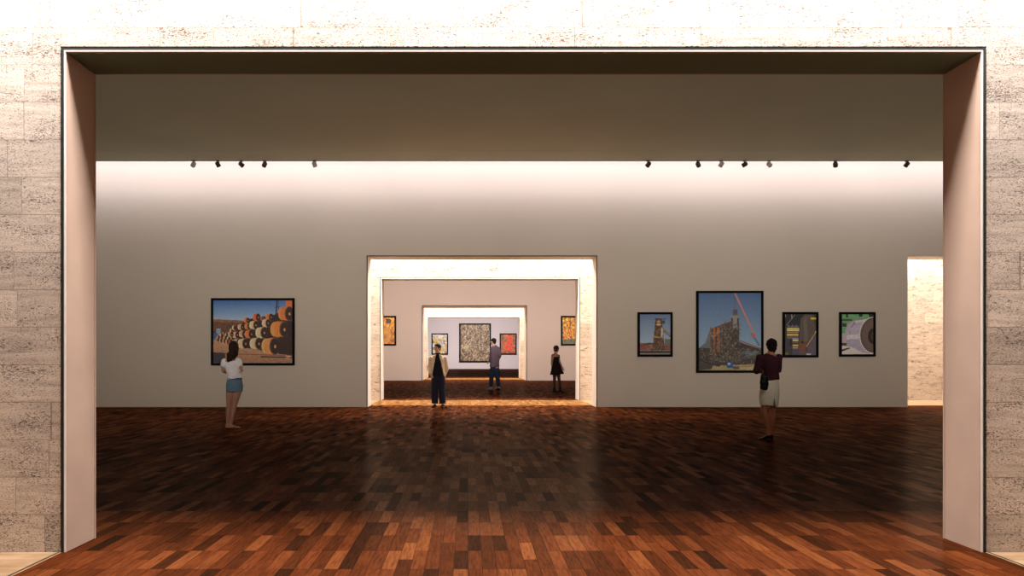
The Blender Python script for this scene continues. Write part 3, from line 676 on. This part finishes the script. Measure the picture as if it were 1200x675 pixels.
# ---- 1: young woman at the left picture, seen from behind
f = Fig('woman with long brown hair in a white t-shirt and denim skirt, facing the left picture', 271, 502, 1.65, PI+.25, (.50, .26, .18), 'tanned_skin', True)
k = f.k; A = f.skin
sL, sR = f.p(262.8, 423.5, .0), f.p(279.3, 422.5, -.01)
eL, eR = f.p(261.6, 434.5, .0), f.p(282.2, 434.5, .02)
wL, wR = f.p(266, 437.5, .20), f.p(275, 435.0, .22)
hL, hR = f.p(270.6, 456, 0), f.p(278.4, 456, 0)
kL, kR = f.p(268.2, 475.5, .0), f.p(275.2, 475.0, -.02)
aL, aR = f.p(266.4, 496.8, .03), f.p(271.0, 496.8, -.03)
hc = f.p(273.2, 406.8, .02)
R = rotz(PI+.35, .05)
bm = bmesh.new()
f.torso(bm, [(274.6, 457, 0, .130, .095), (274.6, 449, 0, .140, .100), (274, 440, 0, .112, .080), (272.6, 432, 0, .120, .088), (271.6, 425.5, 0, .128, .085), (271.5, 421, 0, .110, .065), (271.8, 418.5, .0, .06, .055), (272.3, 413, .01, .046, .048)])
f.limb(bm, arm_pts(sL, eL, wL)); f.limb(bm, arm_pts(sR, eR, wR)); f.limb(bm, leg_pts(hL, kL, aL)); f.limb(bm, leg_pts(hR, kR, aR))
hand(bm, wL, V(1, .3, .1), V(0, .1, 1), k, -1, .5); hand(bm, wR, V(-1, .2, .1), V(0, .1, 1), k, 1, .5)
foot(bm, aL, PI-.3, k); foot(bm, aR, PI/2+.25, k)
head(bm, hc, R, k*.97, True)
for v in bm.verts: v.co.z = max(v.co.z, .004)
fuse('body', bm, A, f.root, .005, 3)
bm = bmesh.new()   # t-shirt: scooped low at the back, cap sleeves
f.torso(bm, [(275.2, 443.8, 0, .132, .104), (274.4, 438, 0, .124, .092), (273, 432, 0, .128, .096), (272, 427.5, 0, .134, .094), (271.5, 424.3, .012, .128, .080)], .010)
for S, E in ((sL, eL), (sR, eR)): f.limb(bm, [(S+V(0, 0, .006), .046), (mid(S, E, .22), .050), (mid(S, E, .42), .052)], .010)
fuse('t_shirt', bm, cloth('white_jersey', (.86, .84, .88)), f.root, .006, 3, folds(.006, 34, 22))
bm = bmesh.new()
f.torso(bm, [(274.9, 459, 0, .148, .115), (274.8, 452, 0, .150, .112), (274.9, 446, 0, .136, .100), (275, 443.8, 0, .126, .095)], .006)
sk = fuse('denim_skirt', bm, cloth('blue_denim', (.13, .22, .30), .9, 60, .3), f.root, .006, 2, folds(.003, 40, 30))
bm = bmesh.new(); f.torso(bm, [(275, 444.4, 0, .126, .096), (275, 443.2, 0, .126, .096)], .012)
fuse('belt', bm, cloth('dark_leather', (.02, .018, .02)), sk, .005, 1)
bm = bmesh.new()
def H(x, y, z): return hc+R @ (V(x, y, z)*k)
blob(bm, H(0, .022, .030), (.088*k, .098*k, .094*k), R)
loft(bm, [(H(0, .045, .05), .084*k, .075*k), (H(0, .062, -.03), .092*k, .062*k), (H(.0, .075, -.12), .095*k, .052*k), (f.p(271.6, 417.5, -.085), .088*k, .042*k), (f.p(270.0, 421.5, -.088), .052*k, .028*k), (f.p(268.8, 424, -.088), .02*k, .014*k)], f.U, 22)
fuse('hair', bm, plain('brown_hair', (.028, .013, .008), .65, .12, .35, 50), f.root, .005, 2, folds(.006, 95, 9))
tan = cloth('tan_leather', (.10, .06, .045))
for A_, dr in ((aL, PI-.3), (aR, PI/2+.25)):   # thin sandals: sole and strap
    bm = bmesh.new(); d = V(math.sin(dr), -math.cos(dr), 0); sd = V(math.cos(dr), math.sin(dr), 0); a = V(A_.x, A_.y, .007)
    loft(bm, [(a-d*.05*k, .033*k, .008), (a+d*.03*k, .034*k, .008), (a+d*.10*k, .045*k, .008), (a+d*.18*k, .034*k, .007)], sd, 16)
    so = fuse('sandal', bm, tan, f.root, .005, 1)
    bm = bmesh.new(); st = []
    for q in range(9):
        an = PI*q/8; st.append((a+d*.07*k+sd*(.048*k*math.cos(an))+V(0, 0, .052*k*math.sin(an)), .004, .004))
    loft(bm, st, d, 8); from_bm('strap', bm, tan, so, True)

# ---- 2: woman with short dark hair on the right, seen from behind
f = Fig('woman with short dark hair in a maroon top and white skirt, seen from behind', 902.5, 516.3, 1.62, PI-.05, (.46, .18, .09), 'brown_skin', True)
k = f.k
sL, sR = f.p(890.8, 418.8, 0), f.p(912.3, 418.3, 0)
eL, eR = f.p(887.0, 433.5, .02), f.p(913.4, 434.0, .03)
wL, wR = f.p(892, 436.5, .20), f.p(906, 433.0, .22)
hL, hR = f.p(897, 460, 0), f.p(906.3, 460, 0)
kL, kR = f.p(895.2, 482, -.01), f.p(905.5, 483, .01)
aL, aR = f.p(899.8, 503.8, -.06), f.p(904.4, 507.5, .03)
hc = f.p(904.6, 405.3, .02); R = rotz(PI-.1, .12)
bm = bmesh.new()
f.torso(bm, [(901.6, 462, 0, .150, .110), (901.8, 454, 0, .150, .108), (902.6, 443, 0, .122, .088), (902.4, 432, 0, .135, .098), (902, 423, 0, .150, .095), (902.6, 417.5, 0, .115, .070), (903.8, 414.0, 0, .062, .058), (904.2, 410, .01, .050, .052)])
f.limb(bm, arm_pts(sL, eL, wL)); f.limb(bm, arm_pts(sR, eR, wR)); f.limb(bm, leg_pts(hL, kL, aL)); f.limb(bm, leg_pts(hR, kR, aR))
hand(bm, wL, V(1, .3, .25), V(0, .1, 1), k, -1, .6); hand(bm, wR, V(-1, .1, .1), V(0, .1, 1), k, 1, .5)
foot(bm, aL+V(0, 0, 0), PI+.5, k, .9, .012); foot(bm, aR, PI-.1, k, .9, .012)
head(bm, hc, R, k*.96, True)
fuse('body', bm, f.skin, f.root, .005, 3)
bm = bmesh.new()
f.torso(bm, [(903.3, 445.2, 0, .127, .106), (903.0, 438, 0, .122, .098), (902.6, 430, 0, .134, .104), (902.2, 423, 0, .150, .100), (902.4, 418.4, 0, .130, .078), (903.4, 416.0, 0, .078, .064)], .010)
for S, E, W in ((sL, eL, wL), (sR, eR, wR)): f.limb(bm, arm_pts(S, E, mid(E, W, .9))[:7], .013)
fuse('knit_top', bm, cloth('maroon_knit', (.050, .014, .022)), f.root, .006, 3, folds(.004, 28, 24))
bm = bmesh.new()
f.torso(bm, [(901.0, 475.0, 0, .146, .118), (901.2, 468, 0, .150, .120), (901.6, 460, 0, .153, .120), (902.6, 451, 0, .138, .110), (903.4, 443.6, 0, .116, .096)], .007)
sk = fuse('white_skirt', bm, cloth('cream_cotton', (.84, .82, .70), .85, 30, .06), f.root, .006, 2, folds(.004, 22, 14, 1))
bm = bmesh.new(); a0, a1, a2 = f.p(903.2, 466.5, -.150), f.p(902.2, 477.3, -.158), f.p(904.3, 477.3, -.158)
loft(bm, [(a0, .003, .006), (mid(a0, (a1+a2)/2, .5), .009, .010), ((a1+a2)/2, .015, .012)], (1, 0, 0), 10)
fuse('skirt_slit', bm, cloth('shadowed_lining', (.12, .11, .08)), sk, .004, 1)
bm = bmesh.new(); H = lambda x, y, z: hc+R @ (V(x, y, z)*k)
blob(bm, H(0, .018, .030), (.087*k, .102*k, .092*k), R)
loft(bm, [(H(0, .03, .03), .083*k, .080*k), (H(0, .045, -.04), .074*k, .060*k), (H(0, .050, -.088), .052*k, .038*k)], R @ V(1, 0, 0), 20)
fuse('hair', bm, plain('black_hair', (.009, .005, .004), .65, .1, .3, 60), f.root, .005, 1, folds(.006, 80, 60))
blk = cloth('black_leather', (.008, .008, .010), .4)
shoe('shoe', aL, PI+.5, k, blk, f.root, .035); shoe('shoe', aR, PI-.1, k, blk, f.root, .035)
# shoulder bag: hangs from her shoulder, a thing of its own held by her
rb = empty('handbag', (f.root.location.x+f.p(889.8, 446, 0).x, f.d-.20, f.p(889.5, 456.5).z), 'dark handbag hanging under the left arm of the woman in the maroon top', 'handbag')
bm = bmesh.new(); o_ = V(0, 0, 0); sN = f.s
loft(bm, [(V(-.2*sN, 0, .03), 4.3*sN, .045), (V(0, 0, .10), 5.0*sN, .050), (V(0, 0, .18), 4.6*sN, .045), (V(.1*sN, 0, .245), 3.8*sN, .028)], (1, 0, 0), 22)
fuse('bag_body', bm, blk, rb, .006, 2, folds(.004, 30, 40))
bm = bmesh.new(); pts = []
for q in range(13):
    an = PI*q/12; pts.append((V(3.2*sN*math.cos(an), .0, .24+math.sin(an)*.19), .007, .004))
loft(bm, pts, (0, 1, 0), 8); from_bm('strap', bm, blk, rb, True)

# ---- 3: man in a cream jacket standing in the portal
f = Fig('man in a cream jacket over a black turtleneck, standing in the portal looking left', 513, 477.3, 1.70, 0.0, (.62, .33, .24), 'fair_skin', False)
k = f.k
sL, sR = f.p(505.2, 419.6, 0), f.p(520.8, 419.6, 0)
eL, eR = f.p(502.9, 430.8, .06), f.p(523.3, 430.5, .07)
wL, wR = f.p(504.0, 437.8, -.06), f.p(521.3, 438.8, .10)
hL, hR = f.p(510.0, 443, 0), f.p(517.0, 443, 0)
kL, kR = f.p(509.2, 457.5, -.03), f.p(517.9, 457.5, 0)
aL, aR = f.p(509.6, 473.6, .02), f.p(518.9, 474.2, -.04)
hc = f.p(512.6, 408.3, -.02); R = rotz(-.62, -.02)
bm = bmesh.new()
f.torso(bm, [(513.5, 444.5, 0, .155, .105), (513.5, 440, 0, .155, .110), (513.3, 432, 0, .140, .105), (513.2, 425, 0, .160, .115), (513.1, 420, 0, .165, .095), (513, 417, 0, .11, .07), (513, 415, 0, .062, .060), (512.8, 411, -.01, .055, .058)])
f.limb(bm, arm_pts(sL, eL, wL)); f.limb(bm, arm_pts(sR, eR, wR)); f.limb(bm, leg_pts(hL, kL, aL)); f.limb(bm, leg_pts(hR, kR, aR))
hand(bm, wL, V(.55, .0, -.8), V(.6, -.4, .3), k, 1, .35); hand(bm, wR, V(-.1, .2, -1), V(-.6, -.4, 0), k, -1, .35)
foot(bm, aL, -.3, k, .95); foot(bm, aR, .45, k, .95)
head(bm, hc, R, k, False)
fuse('body', bm, f.skin, f.root, .005, 2)
H = lambda x, y, z: hc+R @ (V(x, y, z)*k)
bm = bmesh.new()
blob(bm, H(0, .024, .048), (.083*k, .094*k, .078*k), R)
loft(bm, [(H(0, .05, .04), .078*k, .062*k), (H(0, .062, -.02), .066*k, .045*k), (H(0, .058, -.055), .05*k, .035*k)], R @ V(1, 0, 0), 20)
blob(bm, H(.0, -.055, .085), (.058*k, .030*k, .026*k), R)
for s in (-1, 1): blob(bm, H(s*.074, -.012, .03), (.010*k, .022*k, .04*k), R)
fuse('hair', bm, plain('dark_brown_hair', (.012, .007, .005), .7, .15, .3, 60), f.root, .0045, 1, folds(.003, 120, 60))
wh = plain('eye_white', (.7, .68, .65), .3, .5, .02); ir = plain('dark_iris', (.02, .012, .01), .3, .5, .02)
for s in (-1, 1):
    bm = bmesh.new(); blob(bm, H(s*.031, -.0805, .006), (.0125*k, .0075*k, .007*k), R, 2); ey = from_bm('eye', bm, wh, f.root, True)
    bm = bmesh.new(); blob(bm, H(s*.031, -.0865, .006), (.0058*k, .003*k, .0058*k), R, 2); from_bm('iris', bm, ir, ey, True)
    bm = bmesh.new(); loft(bm, [(H(s*.014, -.092, .027), .0035, .003), (H(s*.032, -.092, .032), .0045, .003), (H(s*.05, -.078, .026), .003, .002)], (0, 0, 1), 8); from_bm('eyebrow', bm, ir, f.root, True)
bm = bmesh.new(); loft(bm, [(H(-.022, -.084, -.057), .004, .003), (H(0, -.0955, -.057), .0058, .004), (H(.022, -.084, -.057), .004, .003)], (0, 0, 1), 10); from_bm('lips', bm, plain('lip_red', (.42, .14, .11), .5), f.root, True)
bm = bmesh.new()
f.torso(bm, [(513.8, 441.2, 0, .158, .118), (513.5, 436, 0, .152, .120), (513.3, 429, 0, .148, .122), (513.1, 423, 0, .150, .118), (513, 419.6, 0, .135, .092), (513, 417, 0, .085, .074), (512.9, 415, -.006, .066, .066), (512.7, 413.4, -.012, .064, .066)], .007)
fuse('turtleneck', bm, cloth('black_knit', (.010, .011, .018)), f.root, .006, 2, folds(.004, 20, 22))
bm = bmesh.new()   # open jacket: C-shaped cross section with sleeves
def arcwall(stations, gap0, th, n=40):
    rings = []
    for i, (px, py, a, b, gap) in enumerate(stations):
        c0 = f.p(px, py, .005); ring = []
        for outer in (1, 0):
            for q in range(n+1):
                qq = q if outer else n-q; an = -PI/2+gap+(2*PI-2*gap)*qq/n
                ra, rb = (a+th, b+th) if outer else (a, b)
                ring.append(bm.verts.new(c0+V(ra*math.cos(an), rb*math.sin(an), 0)))
        rings.append(ring)
    m = len(rings[0])
    for r0, r1 in zip(rings, rings[1:]):
        for q in range(m): bm.faces.new((r0[q], r0[(q+1) % m], r1[(q+1) % m], r1[q]))
    bm.faces.new(rings[0][::-1]); bm.faces.new(rings[-1])
arcwall([(513.4, 441.0, .172, .138, 1.12), (513.3, 436, .166, .138, .92), (513.2, 430, .162, .137, .70), (513.1, 424, .168, .133, .48), (513.0, 420, .166, .112, .36), (513.0, 417.2, .12, .088, .36), (513.0, 415.8, .082, .082, .5)], 0, .020)
for S, E, W in ((sL, eL, wL), (sR, eR, wR)): f.limb(bm, arm_pts(S+V(0, 0, -.004), E, mid(E, W, .92)), .020)
jk = fuse('jacket', bm, cloth('cream_cotton_twill', (.74, .55, .36), .85, 20, .08), f.root, .007, 2, folds(.006, 24, 20))
for s in (-1, 1):
    bm = bmesh.new()
    a0 = f.p(513+s*2.0, 415.6, -.080); a1 = f.p(513+s*4.2, 417.6, -.112); a2 = f.p(513+s*3.0, 420.5, -.140)
    loft(bm, [(a0, .016, .010), (a1, .030, .008), (a2, .012, .007)], (1, 0, 0), 12); fuse('collar', bm, cloth('cream_collar', (.70, .50, .33)), jk, .005, 1)
bm = bmesh.new()
f.torso(bm, [(513.5, 446, 0, .156, .118), (513.6, 442, 0, .158, .120), (513.5, 439.5, 0, .150, .115)], .006)
for Hp, K, A_ in ((hL, kL, aL), (hR, kR, aR)):
    f.limb(bm, [(Hp, .094), (mid(Hp, K, .4), .092), (K, .082), (mid(K, A_, .5), .080), (mid(K, A_, .93), .082)], .008, hem=True)
blob(bm, f.p(513.5, 445.5), (.165*k, .125*k, .10*k))
fuse('trousers', bm, cloth('navy_wool', (.018, .018, .034)), f.root, .006, 2, folds(.006, 18, 16))
shoe('shoe', aL, -.3, k, blk, f.root); shoe('shoe', aR, .6, k, blk, f.root)

# ---- 4: man in grey-purple hooded top, further room
f = Fig('tall man in a purple-grey jacket and dark jeans looking at the brown abstract painting', 580, 457.0, 2.05, PI+.55, (.55, .36, .28), 'pale_skin', False)
k = f.k
sL, sR = f.p(576.3, 408.6, -.02), f.p(583.4, 408.2, -.06)
eL, eR = f.p(575.8, 417.6, .0), f.p(585.9, 415.8, -.10)
wL, wR = f.p(573.7, 423.8, .16), f.p(584.0, 421.6, .04)
hL, hR = f.p(577.5, 431.5, .02), f.p(581.6, 431.5, -.05)
kL, kR = f.p(575.9, 442.5, .04), f.p(583.0, 442.5, -.06)
aL, aR = f.p(575.4, 453.9, .08), f.p(584.6, 453.3, -.08)
hc = f.p(577.9, 400.3, .04); R = rotz(PI+1.0, -.05)
bm = bmesh.new()
f.torso(bm, [(579.7, 432, 0, .155, .110), (579.7, 428, 0, .150, .110), (580, 420, 0, .135, .105), (579.9, 413, 0, .155, .115), (579.8, 409, 0, .160, .095), (579.4, 406.6, 0, .11, .07), (578.8, 405.3, .02, .062, .060), (578.4, 402.6, .03, .055, .058)])
f.limb(bm, arm_pts(sL, eL, wL)); f.limb(bm, arm_pts(sR, eR, wR)); f.limb(bm, leg_pts(hL, kL, aL)); f.limb(bm, leg_pts(hR, kR, aR))
hand(bm, wL, V(-.6, .5, -.4), V(0, .2, 1), k, 1, .5); hand(bm, wR, V(-.3, .3, -1), V(.2, .6, 0), k, 1, .5)
foot(bm, aL, PI+.9, k, .95); foot(bm, aR, PI+.5, k, .95)
head(bm, hc, R, k, False)
fuse('body', bm, f.skin, f.root, .006, 2)
H = lambda x, y, z: hc+R @ (V(x, y, z)*k)
bm = bmesh.new(); blob(bm, H(0, .022, .040), (.086*k, .098*k, .084*k), R)
loft(bm, [(H(0, .05, .04), .080*k, .066*k), (H(0, .060, -.03), .066*k, .046*k), (H(0, .056, -.06), .05*k, .032*k)], R @ V(1, 0, 0), 20)
fuse('hair', bm, plain('near_black_hair', (.018, .012, .016), .7, .15, .3, 60), f.root, .006, 1)
bm = bmesh.new()
f.torso(bm, [(579.6, 430.0, 0, .168, .132), (579.7, 425, 0, .158, .128), (580, 418.5, 0, .152, .124), (579.9, 413, 0, .164, .126), (579.8, 409, 0, .162, .104), (579.5, 406.4, 0, .110, .085), (579.2, 405.2, 0, .075, .07)], .012)
for S, E, W in ((sL, eL, wL), (sR, eR, wR)): f.limb(bm, arm_pts(S, E, mid(E, W, .95)), .022)
fuse('jacket', bm, cloth('purple_grey_fleece', (.15, .11, .15)), f.root, .007, 2, folds(.007, 22, 18))
bm = bmesh.new()
f.torso(bm, [(579.6, 433, 0, .158, .120), (579.7, 429.5, 0, .156, .118)], .006)
for Hp, K, A_ in ((hL, kL, aL), (hR, kR, aR)):
    f.limb(bm, [(Hp, .094), (mid(Hp, K, .4), .088), (K, .072), (mid(K, A_, .5), .066), (mid(K, A_, .95), .064)], .008, hem=True)
blob(bm, f.p(579.6, 432.8), (.165*k, .13*k, .10*k))
fuse('jeans', bm, cloth('dark_indigo_denim', (.026, .040, .085)), f.root, .007, 2, folds(.006, 18, 16))
shoe('shoe', aL, PI+.9, k, cloth('grey_canvas', (.25, .24, .24)), f.root); shoe('shoe', aR, PI+.5, k, blk, f.root)

# ---- 5: woman in a black dress, further room, turned right
f = Fig('woman in a sleeveless black dress and dark ankle boots walking in the second gallery', 652.5, 460.2, 1.84, PI+.0+2.2-1.2, (.56, .30, .22), 'rosy_skin', True)
k = f.k; f.yaw = PI-.9; f.U = V(math.cos(f.yaw), math.sin(f.yaw), 0)
sL, sR = f.p(647.6, 416.8, -.06), f.p(654.0, 417.3, -.02)
eL, eR = f.p(646.6, 425.0, -.03), f.p(655.6, 424.8, -.04)
wL, wR = f.p(647.2, 431.5, .05), f.p(658.6, 430.6, -.02)
hL, hR = f.p(650.3, 433, .03), f.p(653.6, 433, -.03)
kL, kR = f.p(649.9, 444.0, .03), f.p(655.0, 444.3, -.03)
aL, aR = f.p(649.6, 456.2, .05), f.p(656.2, 456.4, -.04)
hc = f.p(652.3, 408.8, .0); R = rotz(PI-1.0, -.03)
bm = bmesh.new()
f.torso(bm, [(652.0, 434, 0, .145, .108), (651.8, 430, 0, .145, .108), (651.0, 423, 0, .105, .082), (650.9, 418.5, 0, .122, .094), (650.8, 415.8, 0, .112, .070), (651, 414.4, 0, .07, .055), (651.6, 411.5, 0, .045, .047)])
f.limb(bm, arm_pts(sL, eL, wL)); f.limb(bm, arm_pts(sR, eR, wR))
hand(bm, wL, V(.1, .1, -1), V(.3, .8, 0), k, 1, .35); hand(bm, wR, V(.45, .0, -.9), V(.4, .6, .2), k, 1, .3)
f.limb(bm, leg_pts(hL, kL, aL)); f.limb(bm, leg_pts(hR, kR, aR))
foot(bm, aL, PI-1.0, k, .9, .01); foot(bm, aR, PI-1.2, k, .9, .01)
head(bm, hc, R, k*.95, True)
fuse('body', bm, f.skin, f.root, .006, 2)
H = lambda x, y, z: hc+R @ (V(x, y, z)*k)
bm = bmesh.new(); blob(bm, H(0, .022, .032), (.086*k, .100*k, .090*k), R); blob(bm, H(0, .075, -.045), (.06*k, .05*k, .05*k), R)
loft(bm, [(H(0, .045, .03), .084*k, .07*k), (H(0, .055, -.05), .074*k, .056*k)], R @ V(1, 0, 0), 20)
fuse('hair', bm, plain('auburn_hair', (.055, .022, .016), .6, .2, .3, 60), f.root, .006, 1, folds(.006, 70, 40))
bm = bmesh.new()
f.torso(bm, [(652.7, 438.6, 0, .255, .230), (652.3, 434, 0, .205, .180), (651.7, 429, 0, .155, .130), (651.1, 424.0, 0, .118, .096), (650.9, 420.2, 0, .130, .104), (650.9, 418.4, .004, .126, .094)], .008)
for sg in (sL, sR):
    q = V(sg.x, sg.y, sg.z); loft(bm, [(q+V(0, 0, .02), .045*k, .050*k), (mid(q, eR if sg is sR else eL, .22)+V(0, 0, 0), .052*k, .052*k)], f.U, 14)
fuse('dress', bm, cloth('black_crepe', (.016, .011, .012)), f.root, .007, 2, folds(.007, 26, 3))
tg = cloth('sheer_dark_tights', (.060, .032, .026), .7)
for K, A_, Hp in ((kL, aL, hL), (kR, aR, hR)):
    bm = bmesh.new(); f.limb(bm, leg_pts(Hp, K, A_), .004); fuse('stocking', bm, tg, f.root, .007, 1)
shoe('ankle_boot', aL, PI-1.0, k, blk, f.root, .03, .07, 1.25); shoe('ankle_boot', aR, PI-1.2, k, blk, f.root, .03, .07, 1.25)
